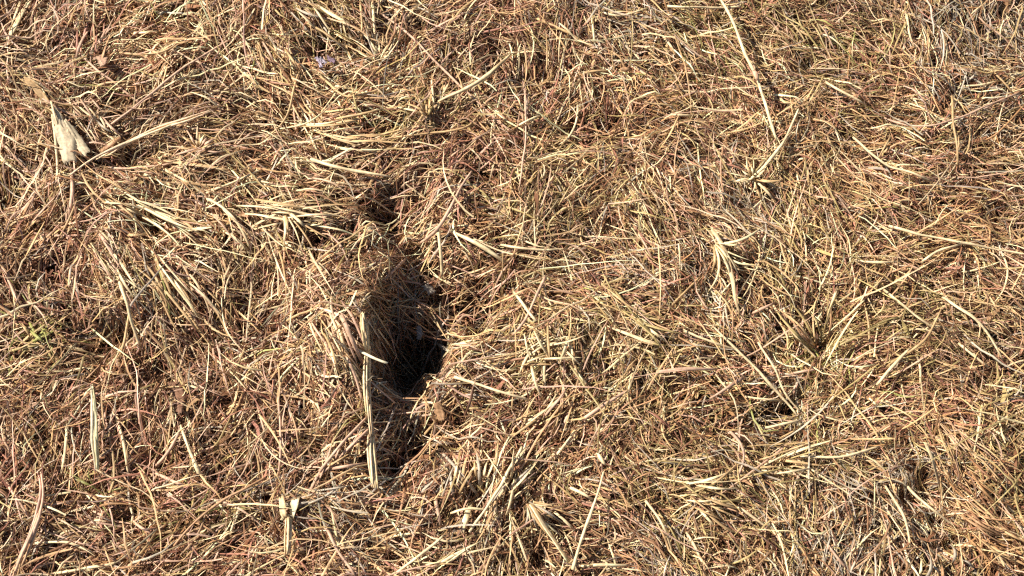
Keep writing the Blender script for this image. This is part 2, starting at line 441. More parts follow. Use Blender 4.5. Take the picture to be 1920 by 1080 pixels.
# the same turf goes on around the view: one tile of it, laid again and again
n = 26000
x = rng.uniform(-.26, .26, n); y = rng.uniform(-.26, .26, n)
col = tint(x * 0 + 3, y * 0 + 3, rng.random(n), dict(straw=1.5, pale=.7, tan=1.1, pink=.4, brown=.7, red=.4, olive=.4, grey=.3, orange=.2, dark=.2))
el = np.radians(rng.uniform(5, 50, n))
V, F, c = blades(x, y, rng.uniform(0, .013, n), rng.uniform(0, 2 * math.pi, n), el, rng.uniform(.02, .07, n), -el * rng.uniform(1.2, 2.4, n), rng.normal(0, .8, n),
                 rng.uniform(.0008, .002, n), col, rows=4, fold=None, ground=lambda a, b: np.zeros_like(a))
tile = mesh_from('dry_grass_tile', V, F, c, M_GRASS)
xs = np.arange(-1.33, 1.4, .5)
spots = [(a, b) for b in (Y1 + .25, Y1 + .75, Y0 - .25, Y0 - .75) for a in xs] + [(a, b) for a in (-1.33, -.83, .83, 1.33) for b in (-.15, .22)]
for k, (a, b) in enumerate(spots):
    t = link('dry_grass', tile, None, (a, b, .0))
    t.rotation_euler.z = (k * 7 // 3) % 4 * math.pi / 2
    tag(t, 'tangled straw coloured dry grass outside the view', group='turf around the view', kind='stuff')

# ---------------------------------------------------------------- single strands
def spline(pts, step=9.0):
    pts = np.array(pts, float)
    if len(pts) == 2:
        pts = np.array([pts[0], pts.mean(0), pts[1]])
    P = np.vstack([2 * pts[0] - pts[1], pts, 2 * pts[-1] - pts[-2]])
    out = []
    for i in range(1, len(P) - 2):
        a, b, c, d = P[i - 1], P[i], P[i + 1], P[i + 2]
        k = max(2, int(np.linalg.norm(c - b) / step))
        t = np.linspace(0, 1, k, endpoint=False)[:, None]
        out.append(.5 * ((2 * b) + (c - a) * t + (2 * a - 5 * b + 4 * c - d) * t ** 2 + (-a + 3 * b - 3 * c + d) * t ** 3))
    out.append(P[-2][None])
    return np.vstack(out)

PXM = 2 * DIST * math.tan(HFOV / 2) / W        # metres per photo pixel

def strand(pts, width, lift=.016, dip=.006, flat=1.0, taper=(1, 1, .8), nodes=(), sides=7, wob=.09, color='straw', arch=0.0, jag=0.0, rigid=None):
    """vertices, faces, colours of a tapering stalk (flat<1: a pressed blade) through photo points"""
    q = spline(pts)
    m_ = len(q)
    k_ = rng.normal(0, 1, (m_, 2)).cumsum(0)
    k_ -= np.linspace(0, 1, m_)[:, None] * k_[-1] * 1.0
    q = q + k_ * .75
    n = len(q)
    t = np.linspace(0, 1, n)
    lf = lift + .003 - dip * (np.abs(2 * t - 1) ** 3) + arch * np.sin(t * math.pi)
    lf = lf + .0012 * np.sin(t * 9 + rng.uniform(0, 6))
    P = place(q[:, 0], q[:, 1], lf)
    # a stiff stalk bridges the hollows under it, a limp blade hardly
    zz = P[:, 2].copy()
    for _ in range(8 if flat < .6 else 250):
        zz[1:-1] = np.maximum(zz[1:-1], .5 * (zz[:-2] + zz[2:]) - .00012)
    if rigid is not None:
        zz = np.full_like(zz, rigid) + np.linspace(0, .002, len(zz))
    P = place_at(q[:, 0], q[:, 1], zz)
    for _ in range(2):
        P[1:-1] = .25 * P[:-2] + .5 * P[1:-1] + .25 * P[2:]
    T = np.gradient(P, axis=0); T /= np.linalg.norm(T, axis=1, keepdims=True)
    s = np.cross(T, [0, 0, 1.0]); s /= np.linalg.norm(s, axis=1, keepdims=True) + 1e-9
    nn = np.cross(s, T)
    roll = rng.normal(0, .3) + t * rng.normal(0, .4)
    s2 = s * np.cos(roll)[:, None] + nn * np.sin(roll)[:, None]; n2 = -s * np.sin(roll)[:, None] + nn * np.cos(roll)[:, None]
    r = np.interp(t, np.linspace(0, 1, len(taper)), taper) * width * PXM * .5 * (.86 if width > 9.5 else .78)
    r = r * (1 + wob * np.sin(t * n * .5 + rng.uniform(0, 6)) + rng.normal(0, wob * .6, n))
    for k in nodes:
        r = r * (1 + .45 * np.exp(-((t - k) * n / 1.3) ** 2))
    ang = np.linspace(0, 2 * math.pi, sides, endpoint=False)
    ring = s2[:, None] * np.cos(ang)[None, :, None] + n2[:, None] * (np.sin(ang) * flat)[None, :, None]
    if flat < .6:
        ring = ring + n2[:, None] * (np.cos(ang) ** 2 * .35)[None, :, None]
    V = P[:, None] + ring * r[:, None, None]
    if jag:
        for e in (0, -1):
            V[e] += T[e] * (rng.normal(0, jag, sides) * width * PXM)[:, None]
    V = V.reshape(-1, 3)
    F = []
    for i in range(n - 1):
        for j in range(sides):
            F.append((i * sides + j, i * sides + (j + 1) % sides, (i + 1) * sides + (j + 1) % sides, (i + 1) * sides + j))
    # end caps
    V = np.vstack([V, P[:1], P[-1:]])
    a, b = n * sides, n * sides + 1
    for j in range(sides):
        F.append((a, (j + 1) % sides, j, j)); e = (n - 1) * sides
        F.append((b, e + j, e + (j + 1) % sides, e + (j + 1) % sides))
    base = COL[color] if isinstance(color, str) else np.array(color)
    streak = 1 + .12 * np.sin(t * 14 + rng.uniform(0, 6)) + rng.normal(0, .07, n)
    cc = np.repeat((base[None] * streak[:, None])[:, None], sides, 1)
    if width > 9.5:      # weathered bark: lengthwise stains and grey-brown blotches
        stain = rng.normal(0, .16, sides)[None] + rng.normal(0, .12, (n, sides)) - .45 * (np.sin(t * n * .33 + rng.uniform(0, 6)) > .72)[:, None] * rng.random((n, sides))
        cc = cc * (1 + stain.clip(-.6, .2))[..., None] * np.where(stain[..., None] < -.1, [1, .93, .85], [1, 1, 1])
    cc = np.vstack([cc.reshape(-1, 3), base[None] * .8, base[None] * .8]).clip(.01, .85)
    return V, F, cc

def bundle(pts, width, color='pale', fibres=6, lift=.016, sides=6, taper=(1, 1, 1), **kw):
    """a thick dead stalk that has split along its length into fibres"""
    kw.pop('jag', None)
    q = spline(pts, 22)
    T = np.gradient(q, axis=0); T /= np.linalg.norm(T, axis=1, keepdims=True)
    nrm = np.stack([-T[:, 1], T[:, 0]], -1)
    tp = np.interp(np.linspace(0, 1, len(q)), np.linspace(0, 1, len(taper)), taper)
    base = COL[color] if isinstance(color, str) else np.array(color)
    out = []
    for k in range(fibres):
        o = (k + .5) / fibres - .5
        a = 0 if rng.random() < .6 else rng.integers(0, max(1, len(q) // 3))
        e = len(q) if rng.random() < .6 else len(q) - rng.integers(0, max(1, len(q) // 3))
        if e - a < 3: a, e = 0, len(q)
        wv = rng.normal(0, .035, len(q)).cumsum() * width * .5
        p = (q + nrm * (o * width * .82 * tp + wv)[:, None])[a:e]
        c = base * rng.uniform(.74, 1.12) * np.array([1, rng.uniform(.94, 1.02), rng.uniform(.86, 1.04)])
        out.append(strand([tuple(v) for v in p], max(3.0, width * 1.75 / fibres) * rng.uniform(.8, 1.25), lift=lift + .0018 * (1 - (2 * o) ** 2) + rng.uniform(-.0008, .0008),
                          color=c, sides=sides, taper=(.6, 1, 1, .6), jag=.5, wob=.1, **kw))
    return out

def tri_clean(F):
    return [tuple(f[:3]) if f[2] == f[3] else tuple(f) for f in F]

def strand_mesh(name, base, parts, mat):
    Vs, Fs, Cs, k = [], [], [], 0
    for V, F, c in parts:
        Vs.append(V - base); Fs += [tuple(i + k for i in f) for f in tri_clean(F)]; Cs.append(c); k += len(V)
    me = bpy.data.meshes.new(name)
    me.from_pydata(np.vstack(Vs).tolist(), [], Fs)
    me.polygons.foreach_set('use_smooth', [True] * len(me.polygons))
    at = me.attributes.new('col', 'FLOAT_COLOR', 'POINT')
    cc = np.vstack(Cs)
    at.data.foreach_set('color', np.concatenate([cc, np.ones((len(cc), 1))], 1).astype(np.float32).ravel())
    me.materials.append(mat)
    return me

def base_of(pts):
    q = np.array(pts, float)
    return place(q[:1, 0], q[:1, 1], 0.0)[0]

def stem(label, pts, width, color='straw', name='straw', cat='straw', group='dry stems lying on the grass', **kw):
    b = base_of(pts)
    kw.setdefault('sides', 7)
    fib = kw.pop('fibres', 0)
    o = link(name, strand_mesh(name, b, bundle(pts, width, color=color, fibres=fib, **{**kw, 'sides': 6}) if fib else [strand(pts, width, color=color, **kw)], M_STALK), None, b)
    return tag(o, label, cat, group)

def thing(label, pts0, name, cat, group=None):
    b = base_of([pts0])
    e = bpy.data.objects.new(name, None); C.objects.link(e)
    e.empty_display_size = .01
    e.location = b
    tag(e, label, cat, group)
    return e, b

def part(name, e, b, mat, *args, **kw):
    fib = kw.pop('fibres', 0)
    return link(name, strand_mesh(name, b, bundle(*args, fibres=fib, **kw) if fib else [strand(*args, **kw)], mat), e)

def leaf_part(name, e, b, outline_a, outline_b, lift, color, cup=.002, mat=None, rows=None):
    """a papery leaf between two edges given in photo points, with a raised rib, crinkle and thickness"""
    A, B = np.array(outline_a, float), np.array(outline_b, float)
    def res(P, n):
        d = np.r_[0, np.cumsum(np.linalg.norm(np.diff(P, axis=0), axis=1))]; t = np.linspace(0, d[-1], n)
        return np.stack([np.interp(t, d, P[:, 0]), np.interp(t, d, P[:, 1])], -1)
    nr, ncol = 16, 8
    a, bb = res(A, nr), res(B, nr)
    w = np.linspace(0, 1, ncol)
    G = a[:, None] * (1 - w)[None, :, None] + bb[:, None] * w[None, :, None]
    G = G + rng.normal(0, .5, G.shape)
    G[:, 0] += rng.normal(0, 1.3, (nr, 2)); G[:, -1] += rng.normal(0, 1.3, (nr, 2)); G[-1] += rng.normal(0, 1.6, (ncol, 2))
    t = np.linspace(0, 1, nr)[:, None]
    amp = min(1, np.linalg.norm(G[0] - G[-1], axis=-1).mean() / 90)
    cup = cup * amp
    lf = lift + .005 + cup * (2 * w[None] - 1) ** 2 * -.8 + amp * .5 * (.0012 * np.sin(w[None] * 16 + t * 3) + .0015 * np.sin(t * 7 + w[None] * 2)) + rng.normal(0, .0002, (nr, ncol))
    Pt = place(G[..., 0], G[..., 1], lf)
    # the leaf is stiff: it lies as one gently crinkled sheet, not moulded to the ground
    A_ = np.stack([Pt[..., 0].ravel(), Pt[..., 1].ravel(), np.ones(nr * ncol)], -1)
    g_ = (Pt[..., 2] - (lf - lift)).ravel()
    k_ = np.linalg.lstsq(A_, g_, rcond=None)[0]
    k_[:2] = np.clip(k_[:2], -.5, .5); k_[2] = np.median(g_ - A_[:, :2] @ k_[:2])
    zl = (A_ @ k_).reshape(nr, ncol) + (lf - lift) + .003
    Pt = place_at(G[..., 0], G[..., 1], zl)
    Pb = Pt.copy(); Pb[..., 2] -= .0005
    V = np.vstack([Pt.reshape(-1, 3), Pb.reshape(-1, 3)]) - b
    m = nr * ncol; F = []
    idx = lambda i, j: i * ncol + j
    for i in range(nr - 1):
        for j in range(ncol - 1):
            F.append((idx(i, j), idx(i + 1, j), idx(i + 1, j + 1), idx(i, j + 1)))
            F.append((m + idx(i, j), m + idx(i, j + 1), m + idx(i + 1, j + 1), m + idx(i + 1, j)))
    edge = [idx(i, 0) for i in range(nr)] + [idx(nr - 1, j) for j in range(1, ncol)] + [idx(i, ncol - 1) for i in range(nr - 2, -1, -1)] + [idx(0, j) for j in range(ncol - 2, 0, -1)]
    for i, q in enumerate(edge):
        r = edge[(i + 1) % len(edge)]
        F.append((q, m + q, m + r, r))
    me = bpy.data.meshes.new(name); me.from_pydata(V.tolist(), [], F)
    me.polygons.foreach_set('use_smooth', [True] * len(me.polygons))
    base = COL[color] if isinstance(color, str) else np.array(color)
    vein = .92 + rng.normal(0, .10, ncol)[None] + rng.normal(0, .06, (nr, ncol)) - .15 * (rng.random((nr, ncol)) < .12)
    cc = (base[None, None] * vein[..., None]).reshape(-1, 3)
    cc = np.vstack([cc, cc]).clip(.01, .85)
    at = me.attributes.new('col', 'FLOAT_COLOR', 'POINT')
    at.data.foreach_set('color', np.concatenate([cc, np.ones((len(cc), 1))], 1).astype(np.float32).ravel())
    me.materials.append(mat or M_LEAF)
    return link(name, me, e)

# ---- the pale stick standing beside the hole
e, b = thing('thick pale broken stick beside the dark burrow hole', (690, 760), 'pale_stick', 'stick')
part('upper_stalk', e, b, M_STALK, [(680, 588), (685, 625), (690, 664)], 14, lift=.025, dip=.002, taper=(.8, 1, 1), color='pale', fibres=4)
part('middle_stalk', e, b, M_STALK, [(690, 652), (689, 700), (690, 760), (696, 818)], 15, lift=.020, dip=.002, taper=(.9, 1.2, .9, .8), color='pale', fibres=5)
part('lower_stalk', e, b, M_STALK, [(696, 800), (699, 850), (704, 915)], 18, lift=.020, dip=.003, taper=(.6, 1, 1.05), color='pale', fibres=6)
e, b = thing('short white straw end poking across the pale stick into the hole', (665, 645), 'straw', 'straw')
part('stalk', e, b, M_STALK, [(662, 648), (687, 664), (706, 673), (727, 681)], 8, lift=.026, dip=.002, rigid=.034, taper=(.6, 1, .8), color='white', jag=.3)
stem('pinkish split straw leaning against the pale stick from upper side', [(640, 592), (655, 622), (670, 655), (684, 690)], 10, 'pink', lift=.024)
stem('thin pink straw parallel to the pale stick on its outer side', [(648, 660), (662, 695), (672, 725), (678, 748)], 7, 'pink', lift=.021)

# ---- torn white leaf and the stalks around it
e, b = thing('torn papery white leaf standing out from the straw', (125, 300), 'dry_leaf', 'leaf')
leaf_part('blade', e, b, [(98, 200), (102, 235), (110, 270), (117, 306)], [(108, 203), (125, 230), (142, 258), (145, 302)], .019, (.70, .57, .38), cup=.002)
leaf_part('lobe', e, b, [(118, 226), (130, 252), (144, 278), (157, 294)], [(124, 222), (144, 244), (160, 268), (170, 284)], .020, (.68, .55, .36), cup=.001)
part('leaf_stalk', e, b, M_STALK, [(97, 190), (101, 206), (110, 240)], 5, lift=.026, color='pale')
e, b = thing('broad pale folded blade ending at the torn white leaf', (50, 145), 'dry_leaf', 'leaf')
leaf_part('blade', e, b, [(38, 150), (60, 165), (78, 185), (94, 204)], [(46, 142), (68, 152), (84, 172), (99, 198)], .009, 'straw', cup=.001)
stem('thick tapering straw running from below the white leaf towards the top', [(132, 332), (180, 300), (250, 264), (310, 238), (400, 207)], 11, 'pale', taper=(1, 1.1, .9, .7, .4), lift=.022, fibres=3)
stem('upright stub of straw hanging below the torn white leaf', [(136, 328), (139, 362), (134, 392), (130, 414)], 10, 'pink', lift=.019, taper=(1, .9, .7))
stem('thin straw running down along the edge of the white leaf', [(98, 205), (106, 260), (108, 318), (103, 352)], 7, 'pale', lift=.02)
stem('thin level straw just under the thick tapering straw', [(180, 312), (230, 316), (300, 310), (342, 300)], 6, 'pink')
stem('tan broken straw tucked above the thick tapering straw', [(182, 290), (212, 268), (244, 248)], 10, 'tan', flat=.5, taper=(1, 1, .6))

e, b = thing('jointed straw stalk bent over below its joint near the top edge', (1455, 262), 'jointed_stalk', 'grass stem')
part('upper_culm', e, b, M_STALK, [(1345, -12), (1378, 55), (1402, 112), (1417, 141)], 8, lift=.03, dip=.002, taper=(.7, 1, 1), color='pale')
part('node', e, b, M_STALK, [(1413, 133), (1417, 141), (1420, 150)], 13, lift=.03, dip=0, taper=(.6, 1, .6), color='pink')
part('lower_culm', e, b, M_STALK, [(1417, 141), (1430, 185), (1445, 225), (1457, 264)], 8, lift=.029, dip=.006, taper=(1, 1, .8), color='pale')
stem('curved pale straw passing the foot of the jointed stalk', [(1497, 205), (1483, 240), (1466, 274), (1440, 305), (1400, 342)], 8, 'pale', lift=.024, taper=(.5, 1, 1))

# ---- single straws: label, points, width px, colour, extra
P_ = lambda *a: [(a[i], a[i + 1]) for i in range(0, len(a), 2)]
STEMS = [
 ('flat yellowish straw beside the small starburst tuft', P_(308, 303, 380, 312, 445, 322), 9, 'straw', dict(flat=.5)),
 ('short straight straw sloping down below the starburst tuft', P_(308, 317, 345, 340, 382, 364), 7, 'pale', {}),
 ('thin straight straw sloping from the top corner towards the white leaf stalk', P_(128, 78, 170, 118, 220, 158, 268, 197), 6, 'pink', {}),
 ('thin straw rising gently below the starburst tuft', P_(386, 362, 440, 343, 503, 314), 6, 'pale', {}),
 ('broad pale blade slanting in the top corner', P_(62, -8, 42, 25, 12, 78), 12, 'pale', dict(flat=.4)),
 ('thin pale blade beside the broad one in the top corner', P_(40, 0, 28, 30, 20, 52), 8, 'pale', dict(flat=.5)),
 ('bowed thin straw near the top between reddish blades and yellow flecks', P_(224, 98, 270, 101, 312, 92, 348, 64), 6, 'straw', {}),
 ('long thin straw rising to the upper edge above the white leaf', P_(198, 242, 265, 190, 340, 130, 432, 74), 6, 'pink', dict(lift=.02)),
 ('pale level blade end under the yellow flecks at the top', P_(250, 62, 280, 60, 308, 58), 7, 'pale', dict(flat=.5)),
 ('pale green straw pointing up from the yellow tuft', P_(822, 192, 870, 170, 920, 136, 957, 102), 10, 'pale', dict(taper=(.5, 1, 1, .5), lift=.024)),
 ('long straight thin straw crossing under the pale green straw', P_(703, 18, 770, 70, 820, 120, 880, 175, 962, 252), 6, 'pink', {}),
 ('pale straight straw lying almost level above the burrow trench', P_(583, 299, 640, 314, 690, 325, 733, 332), 9, 'pale', dict(taper=(1, 1, .5), lift=.022)),
 ('pink thin straw rising to the top edge', P_(798, 62, 850, 32, 940, -8), 6, 'pink', {}),
 ('short upright straw beside the yellow tuft', P_(809, 150, 813, 185, 812, 218), 6, 'pale', {}),
 ('thin curved straw bending down below the lilac scrap', P_(577, 98, 555, 155, 545, 206, 520, 240, 488, 262), 6, 'straw', {}),
 ('thin sagging straw just below the lilac scrap', P_(586, 130, 620, 158, 652, 181, 700, 171, 752, 153), 6, 'straw', {}),
 ('upright straw hanging from the top edge', P_(698, -6, 702, 35, 703, 73), 7, 'pale', {}),
 ('upright straw hanging from the top edge beside a brighter one', P_(676, 0, 679, 40, 677, 77), 6, 'straw', {}),
 ('pale flat straw sloping down at the top above the dark tuft', P_(590, 8, 628, 30, 665, 50), 8, 'pale', dict(flat=.5)),
 ('curved straw cupping the olive patch under the pale green straw', P_(905, 205, 882, 238, 842, 250, 770, 256, 700, 263), 6, 'straw', {}),
 ('thin wavy upright straw above the level pale straw', P_(606, 200, 604, 245, 612, 285, 616, 300), 5, 'straw', {}),
 ('level pale straw crossing the top of the jointed stalk', P_(1250, 11, 1320, 13, 1388, 12), 7, 'pale', dict(lift=.02)),
 ('straight straw sloping down between red grass and grey patch', P_(1003, 33, 1060, 61, 1125, 98), 7, 'straw', {}),
 ('sagging straw under the grey patch at the top edge', P_(1118, 18, 1160, 30, 1217, 14), 6, 'pale', {}),
 ('thin upright straw at the edge of the grey patch', P_(1108, 26, 1112, 55, 1115, 84), 6, 'pale', {}),
 ('long thin upright straw over the dark red grass', P_(985, 165, 985, 230, 980, 285, 974, 352), 5, 'pink', dict(lift=.02)),
 ('short pale straw crossing the long upright one', P_(974, 236, 990, 226, 1012, 217), 6, 'pale', dict(lift=.024)),
 ('curved pale straw shaped like a bracket', P_(1084, 195, 1081, 230, 1066, 260, 1048, 272), 6, 'pale', {}),
 ('thin straw sloping through reddish grass towards the jointed stalk', P_(1216, 98, 1250, 125, 1285, 152), 6, 'straw', {}),
 ('short bright straw in the orange grass near the top', P_(1243, 70, 1258, 86, 1272, 108), 8, 'pale', {}),
 ('curved straw arching over the dark red hollow', P_(1068, 152, 1085, 140, 1120, 132, 1148, 133), 6, 'straw', {}),
 ('short thick pale straw end in the pale patch at upper middle', P_(1258, 215, 1278, 217, 1300, 218), 9, 'pale', {}),
 ('straight pale straw sloping down past the forked stalk', P_(1548, 154, 1585, 173, 1622, 196), 8, 'pale', dict(lift=.022)),
 ('bowed pink straw dipping and rising to the far edge', P_(1658, 221, 1695, 232, 1740, 236, 1780, 226, 1840, 200, 1912, 174), 6, 'pink', dict(lift=.02)),
 ('short pale upright straw near the grey grass at the top', P_(1698, 22, 1705, 60, 1716, 90), 8, 'pale', dict(flat=.6)),
 ('thin upright straw crossing the bowed pink straw', P_(1785, 180, 1789, 225, 1795, 270, 1796, 312), 7, 'straw', dict(lift=.022)),
 ('long straw sloping down then levelling in the pink grass', P_(1600, 258, 1640, 296, 1666, 317, 1702, 326, 1748, 341), 7, 'pale', dict(lift=.02)),
 ('thin orange straw at the far edge below the grey grass', P_(1922, 196, 1890, 230, 1866, 254, 1848, 262), 6, 'orange', dict(lift=.02)),
 ('thin upright orange straw in red grass near the top', P_(1594, 90, 1591, 122, 1589, 155), 5, 'orange', {}),
 ('short straw sloping down in the olive grass near the top', P_(1488, 50, 1508, 62, 1532, 77), 6, 'straw', {}),
 ('short thin straw crossing the long sloping one', P_(1648, 297, 1658, 278, 1670, 255), 6, 'straw', dict(lift=.022)),
 ('level pale straw in the grey grass near the far corner', P_(1806, 161, 1840, 160, 1872, 152), 7, 'pale', {}),
 ('thin straw sloping in the grey grass near the far corner', P_(1862, 135, 1885, 158, 1900, 176), 6, 'straw', {}),
 ('pale straw with forked end in the fan above the green patch', P_(222, 520, 238, 565, 246, 600, 263, 648), 8, 'pale', dict(lift=.022)),
 ('short branch forking off the pale straw above the green patch', P_(241, 590, 234, 630, 225, 668), 7, 'straw', dict(lift=.02)),
 ('yellowish level blade end beside a dark gap', P_(240, 440, 262, 441, 287, 439), 7, 'straw', dict(flat=.4, lift=.022)),
 ('short pale curved straw in the pale sweep', P_(420, 434, 445, 450, 467, 472), 8, 'pale', {}),
 ('curved pale straw bending over the pale sweep', P_(388, 374, 425, 396, 450, 428, 470, 466), 7, 'pale', dict(lift=.02)),
 ('pinkish straw sloping down at the near side edge', P_(2, 495, 22, 540, 46, 584), 8, 'pink', {}),
 ('short pale straw sloping towards the fan of blades', P_(178, 428, 200, 455, 217, 483), 8, 'pink', {}),
 ('upright pale straw standing beside the pale slanted straw past the trench', P_(822, 432, 826, 475, 829, 517), 8, 'pale', dict(lift=.026)),
 ('long pink straw leaning over the top of the trench', P_(786, 457, 822, 430, 843, 392, 862, 355, 884, 322), 8, 'pink', dict(lift=.024, taper=(1, 1, .6))),
 ('thick pale straw sloping away from the top of the trench', P_(846, 433, 898, 459, 950, 494), 10, 'pale', dict(taper=(.7, 1, .7), lift=.022)),
 ('long thin level straw at the middle of the picture', P_(940, 461, 1000, 466, 1064, 467), 6, 'pale', dict(lift=.02)),
 ('short reddish straw slanting over the shaded trench', P_(718, 527, 742, 503, 768, 478), 7, 'pink', {}),
 ('short whitish straw on the far bank of the hole', P_(818, 643, 832, 652, 848, 663), 8, 'grey', {}),
 ('bent thick pale blade arching down in the pale tuft', P_(1335, 430, 1362, 470, 1376, 530, 1388, 590), 13, 'pale', dict(flat=.45, lift=.024, taper=(.7, 1, .8, .4))),
 ('thin dark straw rising steeply through the pale tuft to the right of centre', P_(1373, 640, 1374, 600, 1372, 560), 4, 'tan', dict(lift=.022)),
 ('straight straw sloping gently below the pale bent tuft', P_(1282, 619, 1335, 640, 1384, 657), 7, 'pale', dict(lift=.02)),
 ('pale flat straw sloping gently through the yellow grass', P_(1138, 612, 1190, 635, 1236, 648), 9, 'pale', dict(taper=(.4, 1, .9), flat=.5)),
 ('long straight straw pointing down into the small dark gap', P_(1338, 612, 1400, 672, 1450, 728, 1494, 778), 8, 'pale', dict(lift=.024, taper=(.6, 1, .8))),
 ('straw crossing over the small dark gap beside the long one', P_(1420, 640, 1450, 690, 1470, 735, 1502, 772), 6, 'pale', dict(lift=.022)),
 ('pale short straw lying across the mouth of the small dark gap', P_(1398, 742, 1425, 748, 1470, 752), 6, 'pale', dict(lift=.022)),
 ('thick pinkish level straw above the red grass', P_(1232, 699, 1285, 691, 1345, 692), 10, 'pink', dict(taper=(1, 1, .5), lift=.022)),
 ('thin straw leaning up to form a cross in the middle', P_(1022, 520, 992, 588, 962, 628), 7, 'pink', dict(lift=.022)),
 ('thin straw leaning down to form a cross in the middle', P_(962, 548, 985, 578, 1006, 602), 7, 'pale', dict(lift=.024)),
 ('thin straw slanting up towards the bent pale tuft', P_(1252, 580, 1282, 546, 1314, 518), 7, 'straw', {}),
 ('short pale straw rising from the bent pale tuft', P_(1410, 588, 1428, 578, 1452, 568), 8, 'pink', {}),
 ('long straight straw sloping away from the hole on its far side', P_(852, 706, 915, 726, 992, 750), 7, 'pale', dict(lift=.022)),
 ('short curved straw near the grey shaded grass at centre', P_(1198, 438, 1212, 462, 1226, 492), 6, 'pink', {}),
 ('long level straw reaching the far edge at mid height', P_(1668, 424, 1730, 439, 1800, 453, 1860, 466, 1924, 477), 8, 'pale', dict(lift=.022, taper=(1, .9, .7))),
 ('arched straw joining the long level straw', P_(1728, 492, 1758, 472, 1812, 455), 7, 'pale', dict(lift=.02)),
 ('level straw with faint end below the long level straw', P_(1600, 487, 1650, 491, 1692, 490), 7, 'pale', {}),
 ('long pale blade bending down near the far edge', P_(1768, 556, 1830, 596, 1858, 632, 1880, 674), 9, 'pale', dict(lift=.022, flat=.6)),
 ('straight straw sloping to meet the slanted pair', P_(1658, 543, 1702, 577, 1752, 617), 7, 'pale', dict(lift=.02)),
 ('thick bright straw slanting upwards in the far field', P_(1644, 722, 1675, 688, 1706, 654), 9, 'pale', dict(lift=.022)),
 ('thin straw slanting up beyond the thick bright one', P_(1700, 664, 1735, 635, 1765, 580), 7, 'straw', dict(lift=.022)),
 ('short pale straw sloping down near the far edge', P_(1798, 643, 1825, 665, 1854, 690), 8, 'pale', {}),
 ('straight straw sloping down into the dark hearted fan', P_(1450, 572, 1490, 630, 1537, 678), 7, 'pale', {}),
 ('slender straw in the dark hearted fan leaning up', P_(1549, 614, 1556, 580, 1570, 542), 7, 'pale', {}),
 ('slender upright straw beside the dark hearted fan', P_(1619, 562, 1628, 612, 1632, 662), 6, 'straw', {}),
 ('short bent straw beneath the thick bright slanted straw', P_(1718, 665, 1726, 692, 1725, 722), 6, 'pale', {}),
 ('level pinkish straw below the dark hearted fan', P_(1480, 701, 1520, 696, 1556, 690), 7, 'pink', {}),
 ('greenish white upright straw with split lower end', P_(172, 722, 177, 770, 179, 825, 182, 882), 12, (.74, .66, .42), dict(lift=.023, taper=(.5, .9, 1.2, .7), fibres=3)),
 ('pale upright straw pair beneath the greenish white one', P_(126, 788, 122, 840, 114, 892), 9, 'pale', dict(flat=.6)),
 ('thin upright straw crossing reddish grass low in the picture', P_(222, 790, 234, 840, 243, 902), 7, 'pale', {}),
 ('straw slanting from the peak of an upside-down V', P_(338, 806, 318, 842, 292, 874), 8, 'pink', dict(lift=.022)),
 ('straw with a thick pale end forming an upside-down V', P_(339, 796, 355, 840, 374, 888), 9, 'pale', dict(taper=(.6, .8, 1.3), lift=.022, jag=.3)),
 ('short straw sloping away from the foot of the upside-down V', P_(286, 884, 318, 899, 358, 918), 7, 'pink', {}),
 ('long thin straw bowed along the grey-green fine tuft', P_(498, 896, 425, 935, 370, 975, 326, 1024), 6, 'tan', dict(lift=.022)),
 ('thin level straw at the bottom edge', P_(98, 1077, 160, 1066, 222, 1054), 7, 'pale', {}),
 ('short curved straw under the dark knot in the litter', P_(250, 978, 266, 992, 288, 1003), 7, 'pink', {}),
 ('thin straw branching level from the thick pink stick', P_(58, 1020, 125, 1018, 178, 1037), 6, 'pale', {}),
 ('short pale straw slanting by the green-yellow flecks', P_(456, 938, 444, 968, 430, 1006), 8, 'pale', dict(flat=.6)),
 ('pink thin straw sloping to the bottom edge', P_(608, 985, 635, 1035, 668, 1082), 7, 'pink', dict(lift=.02)),
 ('long thin straw slanting up from the bottom edge', P_(738, 1080, 790, 1040, 832, 1004), 7, 'pale', dict(lift=.02)),
 ('straw slanting up at the bottom beside the leaning stub', P_(812, 1064, 850, 1040, 892, 1020), 7, 'pale', {}),
 ('thick pale leaning stub below the upright short blades', P_(863, 1002, 872, 975, 884, 944), 13, 'pale', dict(flat=.5, jag=.3)),
 ('upright pink straw in the reddish litter below the trench', P_(817, 936, 822, 962, 827, 988), 8, 'pink', {}),
 ('straw sloping from the trench end into the upright blades', P_(830, 850, 860, 880, 896, 928), 7, 'grey', {}),
 ('long straw slanting past the upright short blades', P_(978, 838, 946, 890, 914, 945, 880, 998), 7, 'pale', dict(lift=.024)),
 ('low arched straw over the leaning stub', P_(846, 962, 876, 950, 914, 956), 6, 'pale', dict(lift=.024)),
 ('long straight straw standing clear near the bottom edge', P_(1132, 884, 1112, 950, 1092, 1010, 1074, 1068), 8, 'pale', dict(lift=.026, taper=(.6, .9, 1))),
 ('thick pale blade sloping down in the bottom tuft', P_(996, 948, 1030, 1000, 1066, 1054), 11, 'pale', dict(flat=.5, lift=.024)),
 ('short pale blade beside the thick one in the bottom tuft', P_(1040, 960, 1058, 976, 1076, 994), 8, 'pale', dict(flat=.5)),
 ('straight straw slanting up through reddish grass below centre', P_(1092, 787, 1135, 758, 1178, 732), 8, 'pink', dict(lift=.022)),
 ('straw slanting down from the reddish one below centre', P_(1080, 806, 1055, 840, 1036, 864), 7, 'pale', {}),
 ('club-ended pink twig near the small dark gap', P_(1332, 748, 1360, 730, 1392, 709), 10, 'pink', dict(taper=(.6, .8, 1.2), lift=.022)),
